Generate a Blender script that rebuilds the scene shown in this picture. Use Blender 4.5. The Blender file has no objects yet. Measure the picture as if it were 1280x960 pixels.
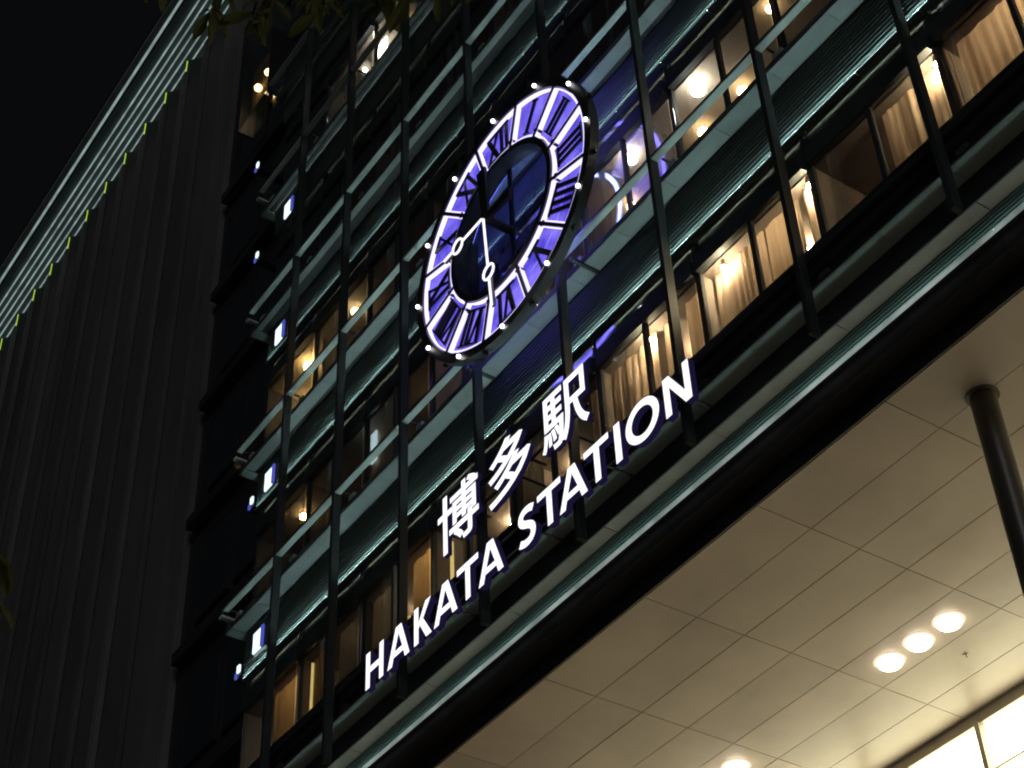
import bpy, math, random
from mathutils import Matrix, Vector, Euler
random.seed(7)
S = bpy.context.scene
COL = S.collection
rad = math.radians

# ------------------------------------------------------------------ camera
cam_d = bpy.data.cameras.new('camera')
cam_d.sensor_width = 36.0
cam_d.lens = 2210.45 / 1280 * 36.0
cam_d.clip_start = 0.1
cam_d.clip_end = 3000
cam = bpy.data.objects.new('camera', cam_d)
COL.objects.link(cam)
cam.matrix_world = (Matrix.Translation((0, 0, 1.6)) @ Matrix.Rotation(rad(53.882), 4, 'Z')
                    @ Matrix.Rotation(rad(131.819), 4, 'X') @ Matrix.Rotation(rad(-2.819), 4, 'Z'))
S.camera = cam

# ------------------------------------------------------------------ world: night sky
world = bpy.data.worlds.new('World')
S.world = world
world.use_nodes = True
wn = world.node_tree
wn.nodes.clear()
w_out = wn.nodes.new('ShaderNodeOutputWorld')
w_sky = wn.nodes.new('ShaderNodeTexSky')
w_sky.sky_type = 'NISHITA'
w_sky.sun_disc = False
w_sky.sun_elevation = rad(-9)
w_sky.sun_rotation = rad(60)
w_bg = wn.nodes.new('ShaderNodeBackground')
w_bg.inputs['Strength'].default_value = 0.05
w_city = wn.nodes.new('ShaderNodeBackground')          # even glow of the city in the night air
w_city.inputs['Color'].default_value = (0.9, 0.95, 1.1, 1)
w_city.inputs['Strength'].default_value = 0.0032
w_add = wn.nodes.new('ShaderNodeAddShader')
wn.links.new(w_sky.outputs[0], w_bg.inputs['Color'])
wn.links.new(w_bg.outputs[0], w_add.inputs[0])
wn.links.new(w_city.outputs[0], w_add.inputs[1])
wn.links.new(w_add.outputs[0], w_out.inputs['Surface'])

night_fill_d = bpy.data.lights.new('night_fill', 'SUN')            # added, weak and very soft fill in place of the plaza's street light
night_fill_d.energy = 0.24
night_fill_d.angle = rad(25)
night_fill_d.color = (0.95, 0.96, 1.0)
night_fill = bpy.data.objects.new('night_fill', night_fill_d)
COL.objects.link(night_fill)
night_fill.rotation_euler = Vector((-0.75, 0.60, -0.45)).to_track_quat('-Z', 'Y').to_euler()

S.view_settings.view_transform = 'Standard'
S.view_settings.look = 'None'
S.view_settings.gamma = 1
S.view_settings.exposure = 0
S.view_settings.use_curve_mapping = False
cy = S.cycles
cy.max_bounces = 7
cy.diffuse_bounces = 4
cy.glossy_bounces = 4
cy.transparent_max_bounces = 12
cy.sample_clamp_indirect = 3
cy.use_denoising = True
cy.filter_width = 2.0
cy.caustics_reflective = False
cy.caustics_refractive = False

# ------------------------------------------------------------------ materials
def nodes(name):
    m = bpy.data.materials.new(name)
    m.use_nodes = True
    n = m.node_tree
    n.nodes.clear()
    out = n.nodes.new('ShaderNodeOutputMaterial')
    return m, n, out

def surf(name, col, rough=0.5, metal=0.0, var=0.15, scale=3.0, bump=0.0, bscale=40.0, stretch=(1, 1, 1), spec=0.5, streak=0.0):
    m, n, out = nodes(name)
    L = n.links.new
    b = n.nodes.new('ShaderNodeBsdfPrincipled')
    b.inputs['Metallic'].default_value = metal
    b.inputs['Specular IOR Level'].default_value = spec
    tc = n.nodes.new('ShaderNodeTexCoord')
    geo = n.nodes.new('ShaderNodeNewGeometry')
    mp = n.nodes.new('ShaderNodeMapping')
    mp.inputs['Scale'].default_value = stretch
    L(geo.outputs['Position'], mp.inputs['Vector'])
    t = n.nodes.new('ShaderNodeTexNoise')
    t.inputs['Scale'].default_value = scale
    t.inputs['Detail'].default_value = 7
    t.inputs['Roughness'].default_value = 0.65
    L(mp.outputs[0], t.inputs['Vector'])
    oi = n.nodes.new('ShaderNodeObjectInfo')
    r = n.nodes.new('ShaderNodeMapRange')
    r.inputs[3].default_value = 1 - var
    r.inputs[4].default_value = 1 + var
    r.inputs[1].default_value = 0.3
    r.inputs[2].default_value = 0.7
    L(t.outputs['Fac'], r.inputs[0])
    r2 = n.nodes.new('ShaderNodeMapRange')
    r2.inputs[3].default_value = 1 - var * 0.5
    r2.inputs[4].default_value = 1 + var * 0.5
    L(oi.outputs['Random'], r2.inputs[0])
    mu = n.nodes.new('ShaderNodeMath'); mu.operation = 'MULTIPLY'
    L(r.outputs[0], mu.inputs[0]); L(r2.outputs[0], mu.inputs[1])
    vm = n.nodes.new('ShaderNodeVectorMath'); vm.operation = 'SCALE'
    vm.inputs[0].default_value = col
    L(mu.outputs[0], vm.inputs['Scale'])
    L(vm.outputs[0], b.inputs['Base Color'])
    rr = n.nodes.new('ShaderNodeMapRange')
    rr.inputs[3].default_value = max(0.03, rough - 0.1)
    rr.inputs[4].default_value = min(1, rough + 0.1)
    L(t.outputs['Fac'], rr.inputs[0]); L(rr.outputs[0], b.inputs['Roughness'])
    if bump:
        t2 = n.nodes.new('ShaderNodeTexNoise'); t2.inputs['Scale'].default_value = bscale; t2.inputs['Detail'].default_value = 4
        L(mp.outputs[0], t2.inputs['Vector'])
        bp = n.nodes.new('ShaderNodeBump'); bp.inputs['Strength'].default_value = bump; bp.inputs['Distance'].default_value = 0.02
        L(t2.outputs['Fac'], bp.inputs['Height']); L(bp.outputs[0], b.inputs['Normal'])
    L(b.outputs[0], out.inputs['Surface'])
    return m

def glow(name, col, power, var=0.0):
    m, n, out = nodes(name)
    e = n.nodes.new('ShaderNodeEmission')
    e.inputs['Color'].default_value = (*col, 1)
    e.inputs['Strength'].default_value = power
    if var:
        geo = n.nodes.new('ShaderNodeNewGeometry')
        t = n.nodes.new('ShaderNodeTexNoise'); t.inputs['Scale'].default_value = 1.6; t.inputs['Detail'].default_value = 3
        r = n.nodes.new('ShaderNodeMapRange')
        r.inputs[1].default_value = 0.3; r.inputs[2].default_value = 0.7
        r.inputs[3].default_value = power * (1 - var); r.inputs[4].default_value = power * (1 + var)
        n.links.new(geo.outputs['Position'], t.inputs['Vector'])
        n.links.new(t.outputs['Fac'], r.inputs[0]); n.links.new(r.outputs[0], e.inputs['Strength'])
    n.links.new(e.outputs[0], out.inputs['Surface'])
    return m

def glass(name, tint, refl=1.0, rough=0.02, ior=1.5):
    m, n, out = nodes(name)
    tr = n.nodes.new('ShaderNodeBsdfTransparent'); tr.inputs['Color'].default_value = (*tint, 1)
    g = n.nodes.new('ShaderNodeBsdfGlossy'); g.inputs['Roughness'].default_value = rough
    g.inputs['Color'].default_value = (0.9, 0.97, 1, 1)
    f = n.nodes.new('ShaderNodeFresnel')
    gi = n.nodes.new('ShaderNodeNewGeometry')
    mi = n.nodes.new('ShaderNodeMapRange'); mi.inputs[3].default_value = ior; mi.inputs[4].default_value = 1 / ior
    n.links.new(gi.outputs['Backfacing'], mi.inputs[0]); n.links.new(mi.outputs[0], f.inputs['IOR'])
    mu = n.nodes.new('ShaderNodeMath'); mu.operation = 'MULTIPLY'; mu.use_clamp = True; mu.inputs[1].default_value = refl
    geo = n.nodes.new('ShaderNodeNewGeometry')
    t = n.nodes.new('ShaderNodeTexNoise'); t.inputs['Scale'].default_value = 0.9; t.inputs['Detail'].default_value = 2
    bp = n.nodes.new('ShaderNodeBump'); bp.inputs['Strength'].default_value = 0.08; bp.inputs['Distance'].default_value = 0.05
    mx = n.nodes.new('ShaderNodeMixShader')
    L = n.links.new
    L(geo.outputs['Position'], t.inputs['Vector']); L(t.outputs['Fac'], bp.inputs['Height']); L(bp.outputs[0], g.inputs['Normal'])
    L(f.outputs[0], mu.inputs[0]); L(mu.outputs[0], mx.inputs[0])
    L(tr.outputs[0], mx.inputs[1]); L(g.outputs[0], mx.inputs[2]); L(mx.outputs[0], out.inputs['Surface'])
    return m

def cloth(name, col, trans=0.35):
    m, n, out = nodes(name)
    d = n.nodes.new('ShaderNodeBsdfDiffuse'); t = n.nodes.new('ShaderNodeBsdfTranslucent')
    geo = n.nodes.new('ShaderNodeNewGeometry'); mp = n.nodes.new('ShaderNodeMapping'); mp.inputs['Scale'].default_value = (30, 30, 1.2)
    no = n.nodes.new('ShaderNodeTexNoise'); no.inputs['Scale'].default_value = 1.0; no.inputs['Detail'].default_value = 5
    r = n.nodes.new('ShaderNodeMapRange'); r.inputs[3].default_value = 0.75; r.inputs[4].default_value = 1.2
    vm = n.nodes.new('ShaderNodeVectorMath'); vm.operation = 'SCALE'; vm.inputs[0].default_value = col
    L = n.links.new
    L(geo.outputs['Position'], mp.inputs['Vector']); L(mp.outputs[0], no.inputs['Vector']); L(no.outputs['Fac'], r.inputs[0]); L(r.outputs[0], vm.inputs['Scale'])
    L(vm.outputs[0], d.inputs['Color']); L(vm.outputs[0], t.inputs['Color'])
    mx = n.nodes.new('ShaderNodeMixShader'); mx.inputs[0].default_value = trans
    L(d.outputs[0], mx.inputs[1]); L(t.outputs[0], mx.inputs[2]); L(mx.outputs[0], out.inputs['Surface'])
    return m

M = dict(
    paving=surf('granite paving', (0.32, 0.30, 0.28), 0.7, var=0.25, scale=1.2, bump=0.3),
    fin=surf('dark bronze mullion', (0.030, 0.035, 0.036), 0.6, 0.0, var=0.3, scale=2, stretch=(1, 1, .2), spec=0.3),
    black=surf('black steel', (0.02, 0.021, 0.023), 0.45, 0.1, var=0.3),
    ledge=surf('charcoal ledge metal', (0.045, 0.05, 0.052), 0.45, 0.2, var=0.3),
    teal=surf('pale green grey soffit', (0.19, 0.23, 0.23), 0.5, 0.0, var=0.15, scale=1.5, stretch=(.4, 2, 1)),
    teal_dark=surf('dark green grey soffit', (0.20, 0.25, 0.25), 0.5, 0.0, var=0.15, scale=1.5, stretch=(.4, 2, 1)),
    rib=surf('green grey louvre metal', (0.125, 0.165, 0.16), 0.45, 0.0, var=0.12, scale=2, stretch=(.3, 1, 3)),
    blade=surf('pale green handrail glass', (0.46, 0.57, 0.55), 0.4, 0.0, var=0.15, scale=2),
    beige=surf('beige ceiling panel', (0.42, 0.352, 0.295), 0.40, 0.0, var=0.15, scale=0.5, spec=0.45),
    strip=surf('taupe soffit', (0.30, 0.225, 0.18), 0.5, 0.0, var=0.15, scale=2),
    darkface=surf('dark brown fascia', (0.016, 0.013, 0.012), 0.5, 0.0, var=0.35, scale=1),
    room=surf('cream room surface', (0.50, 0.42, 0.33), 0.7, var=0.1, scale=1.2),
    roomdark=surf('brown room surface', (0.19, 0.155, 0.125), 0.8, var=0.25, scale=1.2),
    concrete_rib=surf('tower rib', (0.125, 0.118, 0.115), 0.6, var=0.4, scale=0.5, stretch=(1, 1, .2)),
    concrete=surf('tower wall panel', (0.042, 0.038, 0.035), 0.65, var=0.5, scale=0.4, bump=0.2, bscale=6, stretch=(1, 1, .25)),
    linkwall=surf('dark link cladding', (0.028, 0.028, 0.03), 0.5, var=0.4, scale=0.8, bump=0.2, bscale=6),
    concrete2=surf('dark link wall', (0.075, 0.075, 0.08), 0.6, var=0.4, scale=0.8, bump=0.2, bscale=6),
    column=surf('grey steel column', (0.07, 0.063, 0.055), 0.35, 0.2, var=0.2, scale=2),
    alu=surf('brushed aluminium frame', (0.42, 0.38, 0.31), 0.4, 0.3, var=0.1),
    window=glass('window glass', (0.87, 0.88, 0.86), 2.6, 0.06),
    clear=glass('clear glass', (0.92, 0.96, 0.95), 1.2),
    dialglass=glass('blue dial glass', (0.70, 0.73, 1.0), 1.3),
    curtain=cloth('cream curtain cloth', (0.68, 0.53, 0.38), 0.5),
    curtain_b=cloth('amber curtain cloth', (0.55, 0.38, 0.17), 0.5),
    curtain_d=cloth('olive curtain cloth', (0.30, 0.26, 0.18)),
    led=glow('green white led line', (0.74, 1.0, 0.95), 58.0, 0.2),
    led_dim=glow('dim green white led line', (0.74, 1.0, 0.95), 32, 0.2),
    led_low=glow('fascia led', (0.66, 1.0, 0.93), 14, 0.2),
    stripe=glow('glowing fascia stripe', (0.72, 0.86, 0.80), 0.30, 0.4),
    letter=glow('white letter face', (0.95, 0.94, 1.0), 1.25),
    letter_side=glow('violet letter return', (0.12, 0.09, 0.42), 0.07),
    warm=glow('warm lamp', (1.0, 0.72, 0.38), 26),
    warm2=glow('amber lamp', (1.0, 0.66, 0.26), 55),
    white=glow('white lamp', (1.0, 0.95, 0.86), 40),
    roomlamp=glow('room lamp', (1.0, 0.74, 0.46), 230),
    dimlamp=glow('dim lamp', (1.0, 0.72, 0.46), 14),
    curtlamp=glow('curtain lamp', (1.0, 0.78, 0.50), 2200),
    down=glow('downlight lens', (1.0, 0.86, 0.64), 14),
    hall=glow('luminous hall ceiling', (1.0, 0.90, 0.68), 4),
    halo=glow('downlight glow ring', (1.0, 0.80, 0.55), 1.1),
    hall_fill=glow('added hall fill strip', (1.0, 0.85, 0.56), 9.0, 0.15),
    boxwhite=glow('white light box', (0.72, 0.92, 1.0), 1.5),
    boxblue=glow('blue light box', (0.16, 0.18, 1.0), 0.45),
    dialedge=glow('white dial edge light', (0.66, 0.60, 1.0), 1.7),
    tube=glow('amber lamp tube', (1.0, 0.70, 0.25), 1.6),
    lantern=glow('lantern lamp', (1.0, 0.66, 0.30), 9),
    inner_fill=glow('added pale blue fill ring', (0.32, 0.36, 1.0), 9.0),
    backlight=glow('blue light ring behind the dial', (0.18, 0.14, 1.0), 5.0),
    dot=glow('dial bulb', (1.0, 0.97, 1.0), 6),
    hand=glow('white hand tube', (0.97, 0.93, 1.0), 1.3),
    blind=glow('faintly lit blind', (1.0, 0.75, 0.4), 0.012, 0.6),
    yellow=glow('yellow green edge light', (0.62, 0.95, 0.08), 0.7),
    slat=glow('eave slat glow', (0.56, 0.74, 0.72), 0.40, 0.35),  # own glow stands in for light falling on the slats and band
    bark=surf('bark', (0.09, 0.07, 0.05), 0.9, var=0.4, scale=12, bump=0.8, bscale=30, stretch=(1, 1, .3)),
    leaf=cloth('leaf', (0.10, 0.11, 0.045), 0.3),
)
# translucent, backlit blue dial panel
def dial_panel():
    m, n, out = nodes('violet dial panel')
    e = n.nodes.new('ShaderNodeEmission'); t = n.nodes.new('ShaderNodeBsdfTransparent')
    t.inputs['Color'].default_value = (0.6, 0.55, 1, 1)
    geo = n.nodes.new('ShaderNodeNewGeometry')
    no = n.nodes.new('ShaderNodeTexNoise'); no.inputs['Scale'].default_value = 1.5; no.inputs['Detail'].default_value = 3
    cr = n.nodes.new('ShaderNodeValToRGB')
    cr.color_ramp.elements[0].position = 0.32; cr.color_ramp.elements[0].color = (0.05, 0.035, 0.50, 1)
    cr.color_ramp.elements[1].position = 0.70; cr.color_ramp.elements[1].color = (0.27, 0.20, 1.0, 1)
    L = n.links.new
    L(geo.outputs['Position'], no.inputs['Vector']); L(no.outputs['Fac'], cr.inputs[0]); L(cr.outputs[0], e.inputs['Color'])
    e.inputs['Strength'].default_value = 1.5
    mx = n.nodes.new('ShaderNodeMixShader'); mx.inputs[0].default_value = 0.25
    L(e.outputs[0], mx.inputs[1]); L(t.outputs[0], mx.inputs[2]); L(mx.outputs[0], out.inputs['Surface'])
    return m
M['dial'] = dial_panel()

# ------------------------------------------------------------------ mesh helpers
class MB:
    def __init__(s): s.v = []; s.f = []; s.m = []; s.sm = []
    def add(s, vs, fs, mi=0, smooth=False):
        o = len(s.v); s.v += [tuple(v) for v in vs]
        for f in fs: s.f.append(tuple(i + o for i in f)); s.m.append(mi); s.sm.append(smooth)
        return s
    def box(s, x0, x1, y0, y1, z0, z1, mi=0):
        x0, x1 = min(x0, x1), max(x0, x1)
        return s.add([(x0, y0, z0), (x1, y0, z0), (x1, y1, z0), (x0, y1, z0), (x0, y0, z1), (x1, y0, z1), (x1, y1, z1), (x0, y1, z1)],
                     [(0, 3, 2, 1), (4, 5, 6, 7), (0, 1, 5, 4), (1, 2, 6, 5), (2, 3, 7, 6), (3, 0, 4, 7)], mi)
    def prism(s, poly, z0, z1, mi=0):
        n = len(poly)
        vs = [(x, y, z0) for x, y in poly] + [(x, y, z1) for x, y in poly]
        fs = [tuple(reversed(range(n))), tuple(range(n, 2 * n))] + [(i, (i + 1) % n, n + (i + 1) % n, n + i) for i in range(n)]
        return s.add(vs, fs, mi)
    def tube(s, pts, rads, n=8, mi=0, caps=True):
        rings = []
        pts = [Vector(p) for p in pts]
        for i, p in enumerate(pts):
            d = (pts[min(i + 1, len(pts) - 1)] - pts[max(i - 1, 0)]).normalized()
            a = d.orthogonal().normalized() if i == 0 else (a - d * a.dot(d)).normalized()
            b = d.cross(a)
            r = rads[i] if hasattr(rads, '__len__') else rads
            rings.append([p + (a * math.cos(2 * math.pi * k / n) + b * math.sin(2 * math.pi * k / n)) * r for k in range(n)])
        vs = [v for r in rings for v in r]
        fs = [(i * n + k, i * n + (k + 1) % n, (i + 1) * n + (k + 1) % n, (i + 1) * n + k) for i in range(len(pts) - 1) for k in range(n)]
        s.add(vs, fs, mi, True)
        if caps:
            m = (len(pts) - 1) * n
            s.add(rings[0], [tuple(reversed(range(n)))], mi); s.add(rings[-1], [tuple(range(n))], mi)
        return s
    def ball(s, c, r, mi=0, seg=10, rg=6):
        vs = []; fs = []
        for i in range(rg + 1):
            t = math.pi * i / rg
            for k in range(seg):
                p = 2 * math.pi * k / seg
                vs.append((c[0] + r * math.sin(t) * math.cos(p), c[1] + r * math.sin(t) * math.sin(p), c[2] + r * math.cos(t)))
        for i in range(rg):
            for k in range(seg):
                fs.append((i * seg + k, (i + 1) * seg + k, (i + 1) * seg + (k + 1) % seg, i * seg + (k + 1) % seg))
        return s.add(vs, fs, mi, True)
    def build(s, name, mats, parent=None, loc=None):
        me = bpy.data.meshes.new(name)
        me.from_pydata(s.v, [], s.f)
        if not isinstance(mats, (list, tuple)): mats = [mats]
        for k in mats: me.materials.append(M[k])
        me.polygons.foreach_set('material_index', s.m)
        me.polygons.foreach_set('use_smooth', s.sm)
        me.update()
        return put(name, me, parent, loc)

def put(name, me, parent=None, loc=None, mat=None):
    o = bpy.data.objects.new(name, me)
    COL.objects.link(o)
    if loc: o.location = loc
    if parent:
        o.parent = parent
        if parent.parent is None: o.matrix_parent_inverse = Matrix.Translation(-parent.location)   # parts are built in place
    return o

def tag(o, label=None, cat=None, group=None, kind=None):
    if label: o['label'] = label
    if cat: o['category'] = cat
    if group: o['group'] = group
    if kind: o['kind'] = kind
    return o

def empty(name, loc, label, cat, group=None):
    o = bpy.data.objects.new(name, None)
    COL.objects.link(o); o.location = loc; o.empty_display_size = 0.3
    return tag(o, label, cat, group)

def bx(name, mat, parent, *b):
    return MB().box(*b).build(name, mat, parent)

# ------------------------------------------------------------------ ground
g = MB().box(-600, 600, -600, 600, -0.5, 0)
tag(g.build('ground', 'paving'), kind='structure')

# ------------------------------------------------------------------ station building
FX = [-0.94, -3.62, -6.30, -8.98, -11.66, -14.34, -17.02, -19.68, -22.25, -24.83, -27.30]   # mullion lines
END = -29.7
EDGES = FX + [END]
BAYS = list(zip(EDGES[:-1], EDGES[1:]))          # (right x, left x)
# storeys: louvre bottom, soffit front height, soffit back Y, handrail top
LB = [22.36, 26.97, 31.58, 36.19, 40.80, 45.41]
SF = [23.59, 28.08, 32.60, 37.07, 41.65, 46.26]
SBK = [14.12, 14.04, 13.92, 13.87, 13.87, 13.87]
RT = [23.99, 28.50, 33.06, 37.63, 42.20, 46.77]
LY = [14.16, 14.16, 14.16, 14.10, 14.10, 14.10]
TOP = 50.5
YF = 13.65

st = empty('station_building', (-15.5, 18, 0), 'dark glass station building with lit storeys, green louvres and tall entrance canopy', 'building')

# vertical mullion fins
for x in FX:
    f = bx('mullion_fin', 'fin', st, x - 0.042, x + 0.042, 13.50, 13.67, 17.80, TOP)
    bx('mullion', 'fin', f, x - 0.06, x + 0.06, 14.225, 14.30, 18.75, TOP - 0.01)
bx('corner_post', 'fin', st, END - 0.02, END + 0.03, 14.225, 14.30, 18.75, TOP - 0.01)

# body of the building behind the rooms
bx('wall', 'roomdark', st, END + 0.05, 0.0, 17.6, 17.8, 17.9, TOP)
bx('side_wall', 'concrete2', st, END - 0.18, END - 0.02, 14.3, 22, 0, TOP)
bx('side_wall', 'concrete2', st, -0.8, -0.6, 14.0, 22, 17.2, TOP)
bx('roof', 'ledge', st, END - 0.2, -0.5, 13.7, 22, TOP, TOP + 0.4)

def louvre(name, xr, xl, y, z0, z1, mat, pitch=0.088):
    m = MB()
    m.box(xl, xr, y + 0.03, y + 0.06, z0, z1)
    n = max(2, int((z1 - z0) / pitch))
    h = (z1 - z0) / n
    for i in range(n):
        a = z0 + i * h
        # a half-round rib, flat below
        prof = [(y + 0.03, a + h * 0.08), (y - 0.022, a + h * 0.12), (y - 0.030, a + h * 0.30), (y - 0.012, a + h * 0.66), (y + 0.03, a + h * 0.80)]
        vs = [(xl, p, q) for p, q in prof] + [(xr, p, q) for p, q in prof]
        k = len(prof)
        m.add(vs, [(j, k + j, k + j + 1, j + 1) for j in range(k - 1)])
        m.add(vs[:k], [tuple(reversed(range(k)))][:1]); m.add(vs[k:], [tuple(range(k))])
    return m.build(name, mat, st)

for k in range(6):
    lb, sf, sbk, rt, ly = LB[k], SF[k], SBK[k], RT[k], LY[k]
    for b, (xr, xl) in enumerate(BAYS):
        a, c = xr - 0.003, xl + 0.003
        mid = (xr + xl) / 2
        for (p, q) in ((a, mid + 0.004), (mid - 0.004, c)):
            lv = louvre('louvre_panel', p, q, ly, lb + 0.03, (sf if k < 3 else lb + 0.80), 'rib')
            if k < 3:
                bx('light_strip', 'led' if k < 2 else 'led_dim', lv, q, p, ly - 0.052, ly - 0.038, lb + 0.003, lb + 0.012)
                lip = MB().box(q, p, ly - 0.06, ly + 0.06, lb - 0.02, lb)
                lip.build('lip', 'rib', lv)
            else:
                bx('lip', 'teal', lv, q, p, ly - 0.08, ly + 0.06, lb + 0.805, lb + 0.84)
                bx('light_strip', 'led_dim', lv, q, p, ly + 0.01, ly + 0.04, lb + 0.843, lb + 0.855)  # hidden strip added to light the soffit above
            bx('soffit_panel', 'teal', st, p, q, 13.78, sbk, sf, sf + 0.02)
        bx('soffit_gap', 'black', st, a, c, sbk + 0.002, 14.22, sf + 0.004, sf + 0.03)
        bx('ledge', 'ledge', st, a, c, 13.77, 14.3, sf + 0.034, sf + 0.13)
        # handrail: dark top rail, pale blade, end bracket
        e0, e1 = xr - 0.044, xl + 0.044
        hr = bx('handrail', 'black', st, e0, e1, 13.52, 13.55, rt - 0.02, rt + 0.03)
        bx('blade', 'blade', hr, e0, e1, 13.52, 13.655, rt - 0.055, rt - 0.022)
        bx('bracket', 'blade', hr, c + 0.12, c + 0.32, 13.80, 13.88, sf + 0.135, sf + 0.30)
        bx('stanchion', 'ledge', hr, c + 0.14, c + 0.17, 13.66, 13.90, rt - 0.10, rt - 0.057)
        bx('stanchion', 'ledge', hr, c + 0.14, c + 0.17, 13.87, 13.90, sf + 0.301, rt - 0.101)
    if k > 3: continue
    # return of the ledge round the building's end
    e = bx('ledge_return', 'ledge', st, END - 0.30, END - 0.02, 13.77, 16.2, sf + 0.034, sf + 0.13)
    bx('soffit_panel', 'teal', e, END - 0.30, END - 0.02, 13.78, 16.1, sf, sf + 0.02)
    bx('handrail', 'blade', e, END - 0.30, END - 0.17, 13.60, 16.2, rt - 0.055, rt)
    bx('balustrade_pane', 'clear', e, END - 0.27, END - 0.258, 13.62, 16.2, sf + 0.135, rt - 0.058)

# storey 0 stands on the fascia; storey k has its floor on ledge k
DROP = 0.76      # ceiling below the louvre edge
FLOOR = [19.3] + [s + 0.13 for s in SF]
HEAD = LB + [TOP - 0.4]
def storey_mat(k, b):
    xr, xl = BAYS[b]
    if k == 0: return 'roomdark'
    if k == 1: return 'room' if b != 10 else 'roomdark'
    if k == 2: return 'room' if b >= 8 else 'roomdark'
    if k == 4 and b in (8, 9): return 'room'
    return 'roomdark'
PART = {0: [2, 3, 4, 5, 6, 7, 8, 9, 10], 1: [8], 2: [5, 8], 3: [4, 7, 9], 4: [5, 8, 10], 5: [4, 8]}
for k in range(7):
    z0, z1 = FLOOR[k], HEAD[k]
    zc = z1 - DROP
    ly = (LY + [14.1])[k] if k < 6 else 14.1
    for b, (xr, xl) in enumerate(BAYS):
        a, c = xr - 0.062, xl + 0.062
        mid = (xr + xl) / 2
        sill = 20.0 if k == 0 else z0
        w = MB()
        w.box(c, a, 14.13, 14.25, z1 - 0.78, z1 - 0.42)                    # transom
        w.box(mid - 0.035, mid + 0.035, 14.15, 14.24, sill, z1 - 0.782)     # middle bar
        w.box(c, a, 14.16, 14.24, sill - 0.06, sill - 0.002)
        wo = w.build('window', 'fin', st)
        for (p, q) in ((a, mid + 0.036), (mid - 0.036, c)):
            bx('pane', 'window', wo, p, q, 14.19, 14.202, sill, z1 - 0.783)
        bx('pane', 'window', wo, a, c, 14.19, 14.202, z1 - 0.418, z1 - 0.03)
        mt = storey_mat(k, b)
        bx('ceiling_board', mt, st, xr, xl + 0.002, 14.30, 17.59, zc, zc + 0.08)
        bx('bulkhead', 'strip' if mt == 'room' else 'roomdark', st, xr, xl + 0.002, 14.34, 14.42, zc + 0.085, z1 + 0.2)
    if k: bx('floor_slab', 'roomdark', st, END + 0.05, -0.81, 14.31, 17.59, z0 - 0.09, z0 - 0.005)
    for b in PART.get(k, []):
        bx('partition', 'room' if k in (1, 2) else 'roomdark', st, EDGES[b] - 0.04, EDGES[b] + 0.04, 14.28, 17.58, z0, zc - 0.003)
bx('floor_slab', 'roomdark', st, END + 0.05, -0.81, 14.33, 17.59, 19.1, 19.29)

# fascia below the lowest windows
for b, (xr, xl) in enumerate(BAYS):
    a, c = xr - 0.003, xl + 0.003
    mid = (xr + xl) / 2
    hr = bx('sill_rail', 'black', st, a, c, 13.69, 13.76, 19.22, 19.27)
    bx('sill_bar', 'fin', hr, a, c, 13.85, 13.93, 19.46, 19.52)
    bx('sill_bar', 'fin', hr, a, c, 13.98, 14.06, 19.66, 19.72)
    bx('sill_board', 'black', hr, a, c, 14.08, 14.14, 18.80, 19.935)
    bx('bracket', 'ledge', hr, c + 0.10, c + 0.30, 13.77, 13.84, 18.74, 18.95)
    for (p, q) in ((a, mid + 0.004), (mid - 0.004, c)):
        bx('soffit_panel', 'teal_dark', st, p, q, 13.69, 14.03, 18.66, 18.68)
    bx('ledge', 'black', st, a, c, 13.685, 14.075, 18.684, 18.73)
    bx('fascia_board', 'black', st, xr, xl + 0.004, 14.035, 14.06, 18.24, 18.655)
    bx('soffit_panel', 'strip', st, xr - 0.01, xl + 0.01, 14.062, 14.32, 18.24, 18.262)
    lv = louvre('louvre_panel', xr - 0.004, xl + 0.004, 14.34, 17.925, 18.236, 'rib', 0.06)
    bx('light_strip', 'stripe', lv, xr - 0.004, xl + 0.004, 14.245, 14.255, 17.765, 17.850)  # glow painted in for LED light reflected off the pale stripe
    bx('light_strip', 'led_low', lv, xr - 0.004, xl + 0.004, 14.259, 14.269, 17.842, 17.851)
    bx('lip', 'ledge', lv, xr - 0.004, xl + 0.004, 14.2575, 14.37, 17.80, 17.840)
    bx('fascia_board', 'darkface', st, xr - 0.003, xl + 0.003, 14.36, 14.40, 17.50, 17.797)
    bx('fascia_board', 'darkface', st, xr - 0.003, xl + 0.003, 14.405, 14.69, 17.50, 17.53)
    bx('fascia_board', 'darkface', st, xr - 0.003, xl + 0.003, 14.66, 14.69, 17.12, 17.495)

# entrance canopy ceiling
CEIL = 17.12
ec = bx('entrance_ceiling', 'black', st, END + 0.05, -0.81, 14.70, 21.62, CEIL + 0.02, CEIL + 0.06)
CX = [-0.98 - 2.666 * i for i in range(12)]
CX = [-11.65 + 2.668 * i for i in range(4, -8, -1)]
CYL = [14.70, 15.73, 16.69, 17.66, 18.67, 19.67, 20.68, 21.62]
for i in range(len(CX) - 1):
    for j in range(len(CYL) - 1):
        x1, x0 = CX[i] - 0.007, max(CX[i + 1] + 0.007, END + 0.06)
        if x1 - x0 < 0.2: continue
        x1 = min(x1, -0.82)
        dz = random.uniform(0, 0.004)
        bx('ceiling_panel', 'beige', ec, x0, x1, CYL[j] + 0.007, CYL[j + 1] - 0.007, CEIL + dz, CEIL + 0.016)

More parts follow.
